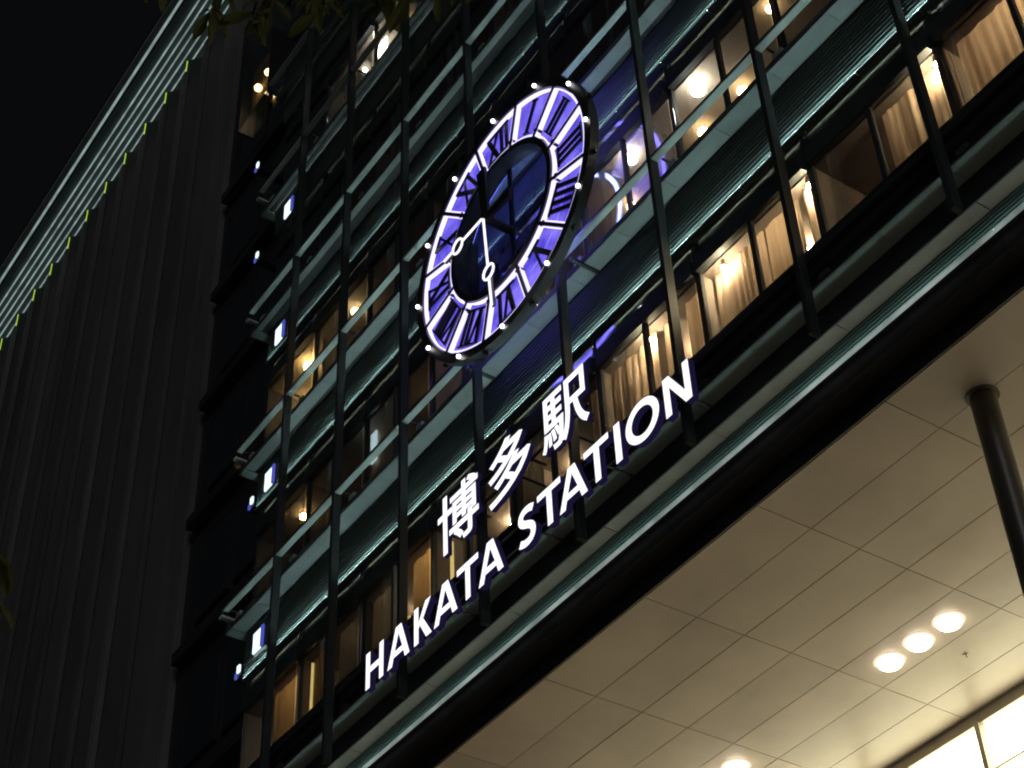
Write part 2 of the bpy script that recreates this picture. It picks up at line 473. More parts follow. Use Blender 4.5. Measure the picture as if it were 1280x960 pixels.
# tall glazed wall of the hall behind the entrance
gw = MB()
gw.box(END + 0.05, -0.81, 21.60, 21.70, 16.92, 17.118)
gw.box(END + 0.05, -0.81, 21.615, 21.685, 16.015, 16.045)
gw.box(END + 0.05, -0.81, 21.60, 21.70, 11.9, 12.0)
gw.box(END + 0.05, -0.81, 21.60, 21.70, 0.0, 0.2)
gwo = gw.build('glass_wall', 'alu', st)
GX = [-16.78 + 2.67 * i for i in range(5, -5, -1)]
for x in GX:
    bx('wall_mullion', 'alu', gwo, x - 0.05, x + 0.05, 21.55, 21.72, 0.2, 16.919)
for x1, x0 in zip(GX[:-1], GX[1:]):
    for z0, z1 in ((0.2, 11.9), (12.0, 16.015), (16.045, 16.92)):
        bx('pane', 'clear', gwo, x0 + 0.051, x1 - 0.051, 21.64, 21.655, z0 + 0.002, z1 - 0.002)
bx('hall_fill_strip', 'hall_fill', st, END + 0.06, -0.82, 21.95, 22.05, 15.5, 16.91)  # glowing strip added behind the glass to brighten the canopy ceiling
hall = bx('hall_ceiling', 'hall', st, END + 0.05, -0.81, 21.75, 30, 17.0, 17.1)
bx('hall_wall', 'room', st, END + 0.05, -0.81, 30.05, 30.2, 0, 17.2)
bx('hall_wall', 'room', st, END - 0.01, END + 0.045, 21.75, 30, 0, 17.2)
bx('hall_wall', 'room', st, -0.80, -0.6, 21.75, 30, 0, 17.2)
bx('hall_roof', 'black', st, END - 0.2, -0.5, 21.75, 30.2, 17.3, 17.6)

# canopy column
cl = empty('column', (-10.86, 15.74, 0), 'round dark steel column holding up the beige entrance ceiling', 'column')
m = MB(); m.tube([(-10.86, 15.74, 0), (-10.86, 15.74, CEIL - 0.06)], 0.185, 32); m.build('shaft', 'column', cl)
m = MB(); m.tube([(-10.86, 15.74, CEIL - 0.06), (-10.86, 15.74, CEIL - 0.003)], 0.16, 32); m.build('neck', 'black', cl)
m = MB(); m.tube([(-10.86, 15.74, CEIL - 0.018), (-10.86, 15.74, CEIL - 0.0045)], 0.235, 32); m.build('ceiling_plate', 'column', cl)
m = MB(); m.tube([(-10.86, 15.74, 0.0), (-10.86, 15.74, 0.12)], 0.24, 32); m.build('base_collar', 'alu', cl)

# downlights in the canopy, rows of three
def spot(name, loc, power, col, angle, parent, size=0.2):
    d = bpy.data.lights.new(name, 'SPOT'); d.energy = power; d.color = col
    d.spot_size = rad(angle); d.spot_blend = 0.5; d.shadow_soft_size = size
    o = put(name, d, parent, loc)
    return o
for cx, row in ((-10.35, 'row beyond the column'), (-15.66, 'row between column and bright glass wall'), (-20.90, 'second row from the column'), (-26.2, 'row farthest from the column')):
    for dx, which in ((-0.67, 'far'), (0, 'middle'), (0.67, 'near')):
        x, y = cx + dx, 19.2
        t = empty('downlight', (x, y, CEIL - 0.02), ('round warm downlight, ' + which + ' one of the ' + row).replace('far one', 'outer one').replace('near one', 'inner one'), 'ceiling light', 'downlights in the entrance ceiling')
        m = MB(); m.tube([(x, y, CEIL - 0.015), (x, y, CEIL - 0.001)], 0.225, 24); m.build('trim', 'alu', t)
        m = MB(); m.ball((x, y, CEIL - 0.016), 0.215, seg=24, rg=14); m.v = [(a, b_, CEIL - 0.016 + min(c_ - CEIL + 0.016, 0) * 0.6) for a, b_, c_ in m.v]; m.build('lens', 'down', t)
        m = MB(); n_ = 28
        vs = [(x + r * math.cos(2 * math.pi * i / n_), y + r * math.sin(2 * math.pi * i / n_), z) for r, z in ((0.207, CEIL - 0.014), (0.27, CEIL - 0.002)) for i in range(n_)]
        m.add(vs, [(i, (i + 1) % n_, n_ + (i + 1) % n_, n_ + i) for i in range(n_)], 0, True); m.build('glow_ring', 'halo', t)  # bloom around the lens painted as a glowing ring
        spot('light', (x, y, CEIL - 0.06), 330, (1.0, 0.82, 0.64), 125, t)

for x, y in ((-15.55, 20.15),):
    m = MB(); m.tube([(x, y, CEIL - 0.012), (x, y, CEIL - 0.001)], 0.045, 12); m.tube([(x, y, CEIL - 0.06), (x, y, CEIL - 0.0125)], 0.014, 8)
    tag(m.build('sprinkler', 'alu'), 'tiny metal sprinkler head in the beige ceiling between downlights and glass wall', 'sprinkler')

# ------------------------------------------------------------------ rooms: lamps and curtains
def lamp(x, y, z, mat, r, label, group=None):
    t = empty('ceiling_lamp', (x, y, z), label, 'ceiling lamp', group)
    m = MB(); m.ball((x, y, z - r - 0.03), r); m.build('globe', mat, t)
    m = MB(); m.tube([(x, y, z - 0.035), (x, y, z - 0.001)], r * 0.55, 12); m.build('mount', 'alu', t)
    return t

Z1 = HEAD[1] - DROP
R1 = 'lamps of the storey behind the clock'
lamp(-13.91, 14.50, Z1, 'white', 0.15, 'large white globe lamp in the cream storey right of the clock', R1)
lamp(-15.84, 14.50, Z1, 'white', 0.12, 'white globe lamp with violet reflections, just right of the clock', R1)
lamp(-11.95, 14.50, Z1, 'warm', 0.08, 'small warm lamp at the curved rail end, right of the large white lamp', R1)
for x, wh in ((-13.55, 'right'), (-14.66, 'left')):
    lamp(x, 15.23, Z1, 'warm', 0.105, 'warm lamp under the handrail, below and ' + wh + ' of the large white globe lamp', R1)
lamp(-16.79, 15.23, Z1, 'warm', 0.105, 'warm lamp seen under the handrail just right of the clock', R1)
lamp(-20.01, 15.23, Z1, 'warm', 0.10, 'warm lamp under the lower edge of the clock', R1)
lamp(-23.2, 15.23, Z1, 'warm', 0.08, 'small warm lamp behind the handrail left below the clock', R1)
lamp(-28.3, 14.66, Z1, 'warm2', 0.085, 'small amber lamp in the brown room above the amber curtains', R1)
lamp(-25.4, 16.2, Z1, 'dimlamp', 0.10, 'dim lamp deep in the room with the white pillar', R1)
Z2 = HEAD[2] - DROP
R2 = 'lamps of the amber rooms'
lamp(-28.3, 14.60, Z2, 'warm2', 0.14, 'bright amber lamp beside the tall amber room divider', R2)
lamp(-26.1, 14.60, Z2, 'warm', 0.11, 'round warm lamp left of the clock at the handrail', R2)
lamp(-29.5, 15.3, Z2, 'warm2', 0.12, 'amber lamp in the room at the end of the facade', R2)
lamp(-14.5, 16.3, Z2, 'dimlamp', 0.12, 'dim lamp deep in the brown room above the white globe lamps')
lamp(-20.6, 16.3, Z2, 'dimlamp', 0.10, 'dim lamp deep in the dark room behind the top of the clock')
Z3 = HEAD[3] - DROP
lamp(-21.5, 16.0, Z3, 'dimlamp', 0.08, 'dim lamp in the brown room above and left of the clock')
lamp(-18.0, 16.0, Z3, 'dimlamp', 0.09, 'dim lamp in the brown room straight above the clock')
n_dim = 0
for zz_, xs_, what in ((HEAD[2] - DROP, (-3.5, -9.5), 'brown room high above the column'), (HEAD[3] - DROP, (-5.0, -10.5, -14.0, -24.0, -26.5), 'brown room above the amber rooms and the clock'),
                       (HEAD[4] - DROP, (-12.0, -16.5, -20.5, -28.5), 'dark room of the storey under the leaves'), (HEAD[5] - DROP, (-18.0, -23.0, -27.0), 'dark room of the top storey')):
    for x in xs_:  # unseen lamps added to lift the dark rooms
        lamp(x, 16.2, zz_, 'dimlamp', 0.11, 'added dim fill lamp deep in a ' + what, 'added dim fill lamps, ' + what)
Z4 = HEAD[4] - DROP
lamp(-26.2, 14.72, Z4, 'white', 0.07, 'small white lamp in the top storey below the leaves')
lamp(-24.2, 14.9, Z4, 'warm', 0.09, 'pale yellow lamp in the top storey behind the leaves')
# bright white pillar / door panels with lamp light painted as glow
def panel_thing(name, mat, label, cat, *b, group=None):
    o = bx(name, mat, None, *b)
    return tag(o, label, cat, group)

def curtain(x0, x1, z0, z1, mat, label, y=14.47, group='curtains in the lowest storey'):
    m = MB()
    n = max(16, int(abs(x1 - x0) * 40)); nz = 6
    ph = random.uniform(0, 6)
    rows = []
    for j in range(nz + 1):
        v = j / nz
        for i in range(n + 1):
            u = i / n
            x = x0 + (x1 - x0) * u
            amp = (0.024 + 0.014 * math.sin(x * 3.1 + ph)) * (1 - 0.75 * v ** 3)
            yy = y + amp * math.sin(x * 44 + 1.7 * math.sin(x * 5 + ph) + 0.25 * v) + 0.012 * math.sin(x * 17 + v * 2)
            rows.append((x, yy, z0 + (z1 - z0) * v))
    w = n + 1
    fs = [(j * w + i, j * w + i + 1, (j + 1) * w + i + 1, (j + 1) * w + i) for j in range(nz) for i in range(n)]
    m.add(rows, fs, 0, True)
    o = m.build('curtain', mat)
    return tag(o, label, 'curtain', group)

def clamp_(x, label, power='curtlamp', r=0.035, z=21.48, y=14.35):
    t = empty('curtain_lamp', (x, y, z), label, 'lamp', 'lamps washing the curtains')
    m = MB(); m.ball((x, y, z - 0.06), r, seg=12, rg=8); m.build('bulb', power, t)
    m = MB(); m.tube([(x, y, z - 0.03), (x, y, z + 0.10)], 0.03, 10); m.build('holder', 'alu', t)

CZ0, CZ1 = 19.45, 21.59
curtain(-4.4, -6.2, CZ0, CZ1, 'curtain', 'cream curtain in the window bay nearest the column')
curtain(-6.45, -8.80, CZ0, CZ1, 'curtain', 'wide cream curtain right of the lamp lit one, above the column')
curtain(-8.92, -9.48, CZ0, CZ1, 'curtain', 'narrow cream curtain behind a mullion with a lamp at its top')
curtain(-9.56, -10.32, CZ0, CZ1, 'curtain', 'cream curtain beside the dark gap in the lit window row')
curtain(-11.66, -12.10, CZ0, CZ1, 'curtain', 'brightest narrow curtain, left of the dark gap in the window row')
curtain(-12.20, -12.98, CZ0, CZ1, 'curtain', 'plain cream curtain between two lamp lit curtains')
curtain(-13.02, -14.20, CZ0, CZ1, 'curtain', 'cream curtain with a lamp at its top, two windows right of the letter N')
curtain(-14.34, -14.95, CZ0, CZ1, 'curtain', 'narrow unlit cream curtain above the letter N')
curtain(-15.25, -15.55, CZ0, CZ1, 'curtain', 'narrow curtain strip just left of the mullion above the letter N')
curtain(-15.72, -16.98, CZ0, CZ1, 'curtain', 'cream curtain with a glowing lamp above the letters ION')
curtain(-17.02, -17.55, CZ0, CZ1, 'curtain', 'dim cream curtain right of the last kanji')
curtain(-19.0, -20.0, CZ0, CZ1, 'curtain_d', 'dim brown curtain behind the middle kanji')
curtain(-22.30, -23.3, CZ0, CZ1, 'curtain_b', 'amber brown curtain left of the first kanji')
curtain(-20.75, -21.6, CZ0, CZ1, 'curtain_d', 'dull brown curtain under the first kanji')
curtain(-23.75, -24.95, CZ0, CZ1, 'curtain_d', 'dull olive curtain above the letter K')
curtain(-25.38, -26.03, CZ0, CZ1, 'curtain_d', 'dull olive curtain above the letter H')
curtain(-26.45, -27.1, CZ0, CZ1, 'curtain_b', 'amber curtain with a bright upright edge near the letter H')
curtain(-27.62, -28.75, CZ0, CZ1, 'curtain_b', 'wide amber curtain in the lowest storey at the facade end')
clamp_(-9.12, 'bulb at the top of the narrow curtain behind a mullion')
clamp_(-11.83, 'bulb at the top of the brightest narrow curtain')
clamp_(-13.86, 'bulb at the top of the curtain two windows right of N')
clamp_(-15.80, 'bulb at the top of the curtain above the letters ION')
# lamps in the rooms behind the curtains
for x, mt, r, lab in ((-5.3, 'roomlamp', .10, 'lamp behind the curtain nearest the column'), (-7.6, 'roomlamp', .12, 'lamp behind the wide cream curtain'), (-10.0, 'roomlamp', .06, 'lamp behind the curtain beside the dark gap'),
                   (-12.9, 'roomlamp', .11, 'lamp behind the cream curtains right of the letter N'), (-15.6, 'roomlamp', .11, 'lamp behind the curtains above the letters ION'),
                   (-19.2, 'roomlamp', .06, 'lamp behind the middle kanji'), (-21.2, 'roomlamp', .07, 'lamp behind the first kanji'), (-22.9, 'roomlamp', .09, 'lamp behind the amber brown curtain'),
                   (-24.5, 'roomlamp', .05, 'lamp behind the olive curtain above K'), (-25.8, 'roomlamp', .05, 'lamp behind the olive curtain above H'), (-28.0, 'roomlamp', .085, 'lamp behind the wide amber curtain')):
    lamp(x, 15.35, HEAD[0] - DROP, mt, r, lab + ' in the lowest storey', 'lamps hidden behind the curtains')
tag(bx('lamp_tube', 'tube', None, -21.92, -21.87, 14.40, 14.45, 20.3, 21.2), 'upright yellow lamp tube in the window under the first kanji', 'lamp')
tag(bx('lamp_tube', 'tube', None, -27.10, -27.06, 14.40, 14.44, 20.2, 21.45), 'upright yellow lamp tube between the amber curtains', 'lamp')
curtain(-24.55, -25.2, 24.2, 26.15, 'curtain', 'pale pillar curtain lit in the grey room left below the clock', y=14.62, group='curtains in the upper rooms')
tag(bx('light_box', 'boxwhite', None, -25.08, -24.86, 14.50, 14.54, 25.3, 26.1), 'tall white pillar with lamp light painted as glow in the grey room left below the clock', 'light box')  # pillar face lit by a lamp, that light painted as glow
tag(bx('light_box', 'white', None, -25.3, -24.9, 14.60, 14.64, 39.3, 39.9), 'bright white light box in the top storey below the leaves', 'light box')
tag(bx('room_divider', 'room', None, -27.45, -27.3, 14.5, 15.2, 28.2, 30.78), 'tall cream divider lit amber in the room left of the clock', 'divider')
for z, zz_ in ((22.84, 'lowest'), (27.25, 'second from the bottom'), (31.84, 'third from the bottom'), (36.40, 'topmost')):
    t = empty('light_box', (-28.75, 13.99, z - 0.28), 'white and blue light box at the facade end, ' + zz_ + ' of the four', 'light box', 'light boxes stacked up the end of the facade')
    bx('screen', 'boxwhite', t, -28.98, -28.66, 13.97, 14.01, z - 0.26, z + 0.24)
    bx('side_screen', 'boxblue', t, -28.655, -28.56, 13.97, 14.01, z - 0.24, z + 0.28)
    bx('housing', 'black', t, -29.0, -28.48, 14.012, 14.06, z - 0.30, z + 0.30)
for x, z, zz_ in ((-31.0, 23.45, 'lowest'), (-31.0, 28.25, 'second from the bottom'), (-31.9, 37.6, 'second from the top'), (-32.4, 41.9, 'topmost')):
    t = empty('light_box', (x, 14.6, z - 0.2), 'small light box in the dark gap beside the facade, ' + zz_ + ' of them', 'light box', 'small light boxes in the gap')
    bx('screen', 'boxwhite', t, x - 0.02, x + 0.10, 14.60, 14.64, z - 0.02, z + 0.16)
    bx('side_screen', 'boxblue', t, x - 0.11, x - 0.022, 14.60, 14.64, z - 0.14, z + 0.0)
    bx('housing', 'black', t, x - 0.13, x + 0.12, 14.642, 15.9, z - 0.16, z + 0.18)

# ------------------------------------------------------------------ signs
def curve_mesh(splines, depth):
    """closed outlines in the x-z plane -> solid letter, front face towards -y"""
    c = bpy.data.curves.new('outline', 'CURVE'); c.dimensions = '2D'; c.fill_mode = 'BOTH'; c.extrude = depth / 2
    for pts in splines:
        s = c.splines.new('POLY'); s.points.add(len(pts) - 1); s.use_cyclic_u = True
        for i, p in enumerate(pts): s.points[i].co = (p[0], p[1], 0, 1)
    return to_mesh(c)
def to_mesh(c):
    o = bpy.data.objects.new('outline', c); COL.objects.link(o)
    dg = bpy.context.evaluated_depsgraph_get()
    me = bpy.data.meshes.new_from_object(o.evaluated_get(dg))
    bpy.data.objects.remove(o); bpy.data.curves.remove(c)
    return me
def letter_obj(me, parent, x, y, z, name='letter', mats=('letter', 'letter_side')):
    # curve plane xy -> world xz, front = +z of the curve -> -y
    me.transform(Matrix(((1, 0, 0, x), (0, 0, -1, y), (0, 1, 0, z), (0, 0, 0, 1))))
    me.materials.clear()
    for k in mats: me.materials.append(M[k])
    me.update()
    for p in me.polygons:
        p.material_index = 0 if p.normal.y < -0.3 else 1
        p.use_smooth = False
    me.name = name
    return put(name, me, parent)

H_ = 0.76
def stroke_outline(cl, hw):
    n = len(cl); lft, rgt = [], []
    for i, p in enumerate(cl):
        a, b = cl[max(i - 1, 0)], cl[min(i + 1, n - 1)]
        dx, dy = b[0] - a[0], b[1] - a[1]; l = math.hypot(dx, dy)
        w = hw(i / (n - 1)) if callable(hw) else hw
        lft.append((p[0] - dy / l * w, p[1] + dx / l * w)); rgt.append((p[0] + dy / l * w, p[1] - dx / l * w))
    return lft + rgt[::-1]
def ell(cx, cy_, rx, ry, n=40): return [(cx + rx * math.cos(2 * math.pi * i / n), cy_ + ry * math.sin(2 * math.pi * i / n)) for i in range(n)]
def bez(p0, p1, p2, p3, n=10):
    return [tuple((1 - t) ** 3 * a + 3 * (1 - t) ** 2 * t * b + 3 * (1 - t) * t * t * c + t ** 3 * d for a, b, c, d in zip(p0, p1, p2, p3)) for t in [i / n for i in range(n + 1)]]
def glyph(ch, w):
    t = 0.145; h = H_
    if ch == 'H': return [[(0, 0), (t, 0), (t, .31), (w - t, .31), (w - t, 0), (w, 0), (w, h), (w - t, h), (w - t, .44), (t, .44), (t, h), (0, h)]]
    if ch == 'A':
        return [[(0, 0), (.155, 0), (.205, .155), (w - .205, .155), (w - .155, 0), (w, 0), (w / 2 + .095, h), (w / 2 - .095, h)],
                [(.245, .275), (w / 2, .60), (w - .245, .275)]]
    if ch == 'K': return [[(0, 0), (t, 0), (t, .30), (.19, .345), (w - .18, 0), (w, 0), (.295, .435), (w - .02, h), (w - .20, h), (t, .42), (t, h), (0, h)]]
    if ch == 'T': return [[(w / 2 - t / 2, 0), (w / 2 + t / 2, 0), (w / 2 + t / 2, h - .125), (w, h - .125), (w, h), (0, h), (0, h - .125), (w / 2 - t / 2, h - .125)]]
    if ch == 'I': return [[(0, 0), (w, 0), (w, h), (0, h)]]
    if ch == 'N': return [[(0, 0), (.14, 0), (.14, .53), (w - .15, 0), (w, 0), (w, h), (w - .14, h), (w - .14, .23), (.15, h), (0, h)]]
    if ch == 'O': return [ell(w / 2, h / 2, w / 2, h / 2 + .012), ell(w / 2, h / 2, w / 2 - .15, h / 2 - .125)[::-1]]
    if ch == 'S':
        k = w / 0.5
        c = bez((.43, .655), (.30, .74), (.08, .73), (.085, .565)) + bez((.085, .565), (.09, .40), (.42, .42), (.41, .215))[1:] + bez((.41, .215), (.40, .02), (.17, .03), (.04, .115))[1:]
        return [stroke_outline([(x * k, y) for x, y in c], 0.072)]
SY = 13.37      # middle plane of the letters
SQ = SY / 13.70
sg = empty('station_sign', (-18.9, SY + 0.1, 18.6), 'glowing white HAKATA STATION letters standing before the facade', 'sign')
for ch, x, w in (('H', -23.58, .61), ('A', -22.83, .74), ('K', -21.94, .57), ('A', -21.30, .74), ('T', -20.56, .66), ('A', -19.91, .74),
                 ('S', -18.73, .52), ('T', -18.16, .65), ('A', -17.58, .75), ('T', -16.87, .65), ('I', -16.08, .155), ('O', -15.80, .83), ('N', -14.84, .62)):
    letter_obj(curve_mesh([[(p * SQ, q * SQ) for p, q in sp] for sp in glyph(ch, w)], 0.12), sg, x * SQ, SY, 1.6 + (18.66 - 1.6) * SQ)
for z in (18.53, 18.93):
    bx('mounting_rail', 'black', sg, -23.1, -13.95, SY + 0.065, SY + 0.10, z, z + 0.04)
for x in (-22.6, -20.5, -18.0, -16.1, -14.2):
    bx('mounting_arm', 'black', sg, x, x + 0.04, SY + 0.101, 14.07, 18.54, 18.57)
    bx('mounting_arm', 'black', sg, x, x + 0.04, SY + 0.101, 14.07, 18.94, 18.96)
kg = empty('kanji_sign', (-18.9, SY + 0.1, 20.0), 'glowing white kanji letters 博多駅 above the HAKATA STATION sign', 'sign')
for ch, x, w, z0, h in (('博', -21.16, 1.30, 20.00, 1.28), ('多', -19.55, 1.28, 20.02, 1.26), ('駅', -17.95, 1.31, 20.03, 1.24)):
    c = bpy.data.curves.new('kanji', 'FONT'); c.body = ch; c.extrude = 0.045; c.bevel_depth = 0.013; c.bevel_resolution = 0; c.resolution_u = 6
    c.fill_mode = 'BOTH'
    me = to_mesh(c)
    xs = [v.co.x for v in me.vertices]; ys = [v.co.y for v in me.vertices]
    sx, sy = w * SQ / (max(xs) - min(xs)), h * SQ / (max(ys) - min(ys))
    me.transform(Matrix.Diagonal((sx, sy, 1, 1)) @ Matrix.Translation((-min(xs), -min(ys), 0)))
    letter_obj(me, kg, x * SQ, SY, 1.6 + (z0 - 1.6) * SQ)
for z in (20.02, 20.50):
    bx('mounting_rail', 'black', kg, -20.7, -16.4, SY + 0.065, SY + 0.10, z, z + 0.04)
for x in (-20.2, -18.5, -17.15):
    bx('mounting_arm', 'black', kg, x, x + 0.04, SY + 0.101, 14.12, 20.03, 20.06)
    bx('mounting_arm', 'black', kg, x, x + 0.04, SY + 0.101, 14.12, 20.51, 20.54)

# ------------------------------------------------------------------ clock
KX, KZ, KY = -18.27, 25.93, 13.25
RO, RI = 2.667, 1.69
ck = empty('station_clock', (KX, KY + 0.3, KZ - 2.9), 'big round clock with violet lit dial panels, black roman numerals and white outlined hands', 'clock')
def pol(r, a, y): return (KX + r * math.sin(a), y, KZ + r * math.cos(a))      # a clockwise from twelve as seen from the plaza
def ring(name, r0, r1, y0, y1, mat, n=96):
    m = MB()
    vs = []
    for i in range(n):
        a = 2 * math.pi * i / n
        vs += [pol(r0, a, y0), pol(r1, a, y0), pol(r1, a, y1), pol(r0, a, y1)]
    fs = []
    for i in range(n):
        j = (i + 1) % n
        for p in range(4):
            q = (p + 1) % 4
            fs.append((i * 4 + p, i * 4 + q, j * 4 + q, j * 4 + p))
    m.add(vs, fs, 0, False)
    return m.build(name, mat, ck)
ring('outer_ring', RO + 0.025, 2.88, KY - 0.03, KY + 0.16, 'black')
ring('back_light', RO + 0.05, 2.79, KY + 0.163, KY + 0.175, 'backlight')  # unseen ring, added for the blue floodlights behind the clock
ring('inner_fill_light', RI - 0.13, RI - 0.04, KY + 0.302, KY + 0.312, 'inner_fill')  # second unseen ring, added to brighten the facade behind the centre
ring('inner_ring', RI - 0.15, RI - 0.025, KY - 0.03, KY + 0.30, 'black')
m = MB(); n = 64
m.add([pol(RI - 0.16, 2 * math.pi * i / n, KY + 0.22) for i in range(n)] + [pol(RI - 0.16, 2 * math.pi * i / n, KY + 0.235) for i in range(n)],
      [tuple(range(n)), tuple(reversed(range(n, 2 * n)))])
m.build('dial_glass', 'dialglass', ck)
NUM = ['XII', 'I', 'II', 'III', 'IIII', 'V', 'VI', 'VII', 'VIII', 'IX', 'X', 'XI']
GAP = 0.045
D = 0.10
for hnum in range(12):
    ac = 2 * math.pi * hnum / 12
    a0, a1 = ac - math.pi / 12, ac + math.pi / 12
    ns = 10
    def arc(r, y, ins=0.0):
        g0 = (GAP + ins) / r
        return [pol(r, a0 + g0 + (a1 - a0 - 2 * g0) * i / ns, y) for i in range(ns + 1)]
    # backlit panel at the back of the tray
    m = MB(); o_, i_ = arc(RO - 0.01, KY + D, 0.01), arc(RI + 0.01, KY + D, 0.01)
    m.add(o_ + i_, [(i, i + 1, ns + 2 + i, ns + 1 + i) for i in range(ns)])
    o2, i2 = arc(RO - 0.01, KY + D + 0.012, 0.01), arc(RI + 0.01, KY + D + 0.012, 0.01)
    pn = m.build('dial_panel', 'dial', ck)
    # tray sides that glow white
    m = MB()
    of, ob, inf, inb = arc(RO, KY), arc(RO, KY + D), arc(RI, KY), arc(RI, KY + D)
    loop_f = of + inf[::-1]; loop_b = ob + inb[::-1]; nn = len(loop_f)
    m.add(loop_f + loop_b, [(i, (i + 1) % nn, nn + (i + 1) % nn, nn + i) for i in range(nn)])
    m.build('edge_light', 'dialedge', pn)
    # front rim line
    ins_o, ins_i = arc(RO - 0.035, KY, 0.03), arc(RI + 0.035, KY, 0.03)
    lo = ins_o + ins_i[::-1]
    m = MB(); m.add([(x, y - 0.004, z) for x, y, z in loop_f] + [(x, y - 0.004, z) for x, y, z in lo], [(i, (i + 1) % nn, nn + (i + 1) % nn, nn + i) for i in range(nn)])
    m.build('rim_line', 'dialedge', pn)
    # numeral: strokes in (u across clockwise, r outwards)
    ST = []
    tx = NUM[hnum]
    wd = {'I': 0.17, 'V': 0.38, 'X': 0.38}
    tot = sum(wd[c] for c in tx)
    sc = min(1.0, 0.80 / tot)
    u = -tot * sc / 2
    r0_, r1_ = RI + 0.15, RO - 0.15
    for c in tx:
        w_ = wd[c] * sc
        cu = u + w_ / 2
        th = 0.045 * max(sc, 0.75)
        if c == 'I': ST.append((cu, r0_, cu, r1_, th))
        elif c == 'V':
            ST += [(cu, r0_, cu - w_ * .38, r1_, th * 1.2), (cu, r0_, cu + w_ * .38, r1_, th * 0.6)]
        else:
            ST += [(cu + w_ * .38, r0_, cu - w_ * .38, r1_, th * 1.2), (cu - w_ * .38, r0_, cu + w_ * .38, r1_, th * 0.6)]
        u += w_
    m = MB()
    ca, sa = math.cos(ac), math.sin(ac)
    def loc(uu, rr, y): return (KX + rr * sa + uu * ca, y, KZ + rr * ca - uu * sa)
    def bar(ua, ra, ub, rb, hw, y0, y1):
        d = Vector((ub - ua, rb - ra)).normalized(); p = Vector((-d.y, d.x)) * hw
        q = [(ua + p.x, ra + p.y), (ub + p.x, rb + p.y), (ub - p.x, rb - p.y), (ua - p.x, ra - p.y)]
        m.add([loc(a, b, y0) for a, b in q] + [loc(a, b, y1) for a, b in q], [(0, 1, 2, 3), (7, 6, 5, 4), (0, 4, 5, 1), (1, 5, 6, 2), (2, 6, 7, 3), (3, 7, 4, 0)])
    for q, s_ in enumerate(ST):
        bar(*s_, KY + 0.02 + 0.003 * q, KY + 0.05 + 0.003 * q)
    hw_ = tot * sc / 2 + 0.0
    for rr in (r0_ - 0.02, r1_ + 0.02):
        bar(-hw_, rr, hw_, rr, 0.018, KY + 0.016, KY + 0.056)
    m.build('numeral', 'black', pn)
    # spoke between the panels and bulb on the rim
    m = MB(); am = a0
    def locm(uu, rr, y): return (KX + rr * math.sin(am) + uu * math.cos(am), y, KZ + rr * math.cos(am) - uu * math.sin(am))
    q = [(-.035, RI - .03), (.035, RI - .03), (.035, RO + .03), (-.035, RO + .03)]
    m.add([locm(a, b, KY - .02) for a, b in q] + [locm(a, b, KY + .27) for a, b in q], [(0, 3, 2, 1), (4, 5, 6, 7), (0, 1, 5, 4), (1, 2, 6, 5), (2, 3, 7, 6), (3, 0, 4, 7)])
    for rr, dd in ((RI + .12, .06),):
        q = [(-dd, rr - .03), (dd, rr - .03), (dd, rr + .03), (-dd, rr + .03)]
        m.add([locm(a, b, KY - .025) for a, b in q] + [locm(a, b, KY + .1) for a, b in q], [(0, 3, 2, 1), (4, 5, 6, 7), (0, 1, 5, 4), (1, 2, 6, 5), (2, 3, 7, 6), (3, 0, 4, 7)])
    m.build('spoke', 'black', ck)
    p = pol(2.80, ac, KY - 0.07)
    m = MB(); m.ball(p, 0.042, seg=10, rg=6); bo = m.build('bulb', 'dot', ck)
    m = MB(); m.tube([pol(2.80, ac, KY - 0.03), pol(2.80, ac, KY - 0.065)], 0.02, 8); m.build('socket', 'black', bo)
    m = MB(); q0, q1 = pol(2.885, a0, KY + 0.08), pol(2.95, a0, KY + 0.08); m.tube([q0, q1], 0.05, 8); m.build('rim_bolt', 'black', ck)
# hub and hands stand forward of the dial
HY = 12.85
HX, HZ = -18.26, 25.74
m = MB(); m.tube([(HX, HY + 0.03, HZ), (HX, KY + 0.239, HZ)], [0.09, 0.09], 20); m.build('hub', 'black', ck)
m = MB(); m.box(HX - 0.05, HX + 0.05, KY + 0.24, KY + 0.29, KZ - RI + 0.1, KZ + RI - 0.1); m.build('support_bar', 'black', ck)
def hand(name, ang, length, rc, rr, wt, tail, tw):
    d = Vector((math.sin(ang), 0, math.cos(ang)))
    c = Vector((HX, HY, HZ))
    m = MB()
    m.tube([c + d * 0.05, c + d * (rc - rr)], wt, 8)
    m.tube([c + d * (rc + rr), c + d * length], wt, 8)
    pr = Vector((d.z, 0, -d.x))
    pts = [c + d * rc + (d * math.cos(2 * math.pi * i / 24) + pr * math.sin(2 * math.pi * i / 24)) * rr for i in range(25)]
    m.tube(pts, wt, 8, caps=False)
    ho = m.build(name, 'hand', ck)
    m = MB()
    a, b = c + d * 0.1, c - d * tail
    y0, y1 = HY + 0.035, HY + 0.10
    q = [a + pr * tw * .7, b + pr * tw, b - pr * tw, a - pr * tw * .7]
    m.add([(p.x, y0, p.z) for p in q] + [(p.x, y1, p.z) for p in q], [(0, 1, 2, 3), (7, 6, 5, 4), (0, 4, 5, 1), (1, 5, 6, 2), (2, 6, 7, 3), (3, 7, 4, 0)])
    m.build('counterweight', 'black', ho)
    m = MB(); q = [c + d * (rc + rr) + pr * .06, c + d * length + pr * .04, c + d * length - pr * .04, c + d * (rc + rr) - pr * .06]
    m.add([(p.x, y0, p.z) for p in q] + [(p.x, y0 + .03, p.z) for p in q], [(0, 1, 2, 3), (7, 6, 5, 4), (0, 4, 5, 1), (1, 5, 6, 2), (2, 6, 7, 3), (3, 7, 4, 0)])
    m.build('blade', 'black', ho)
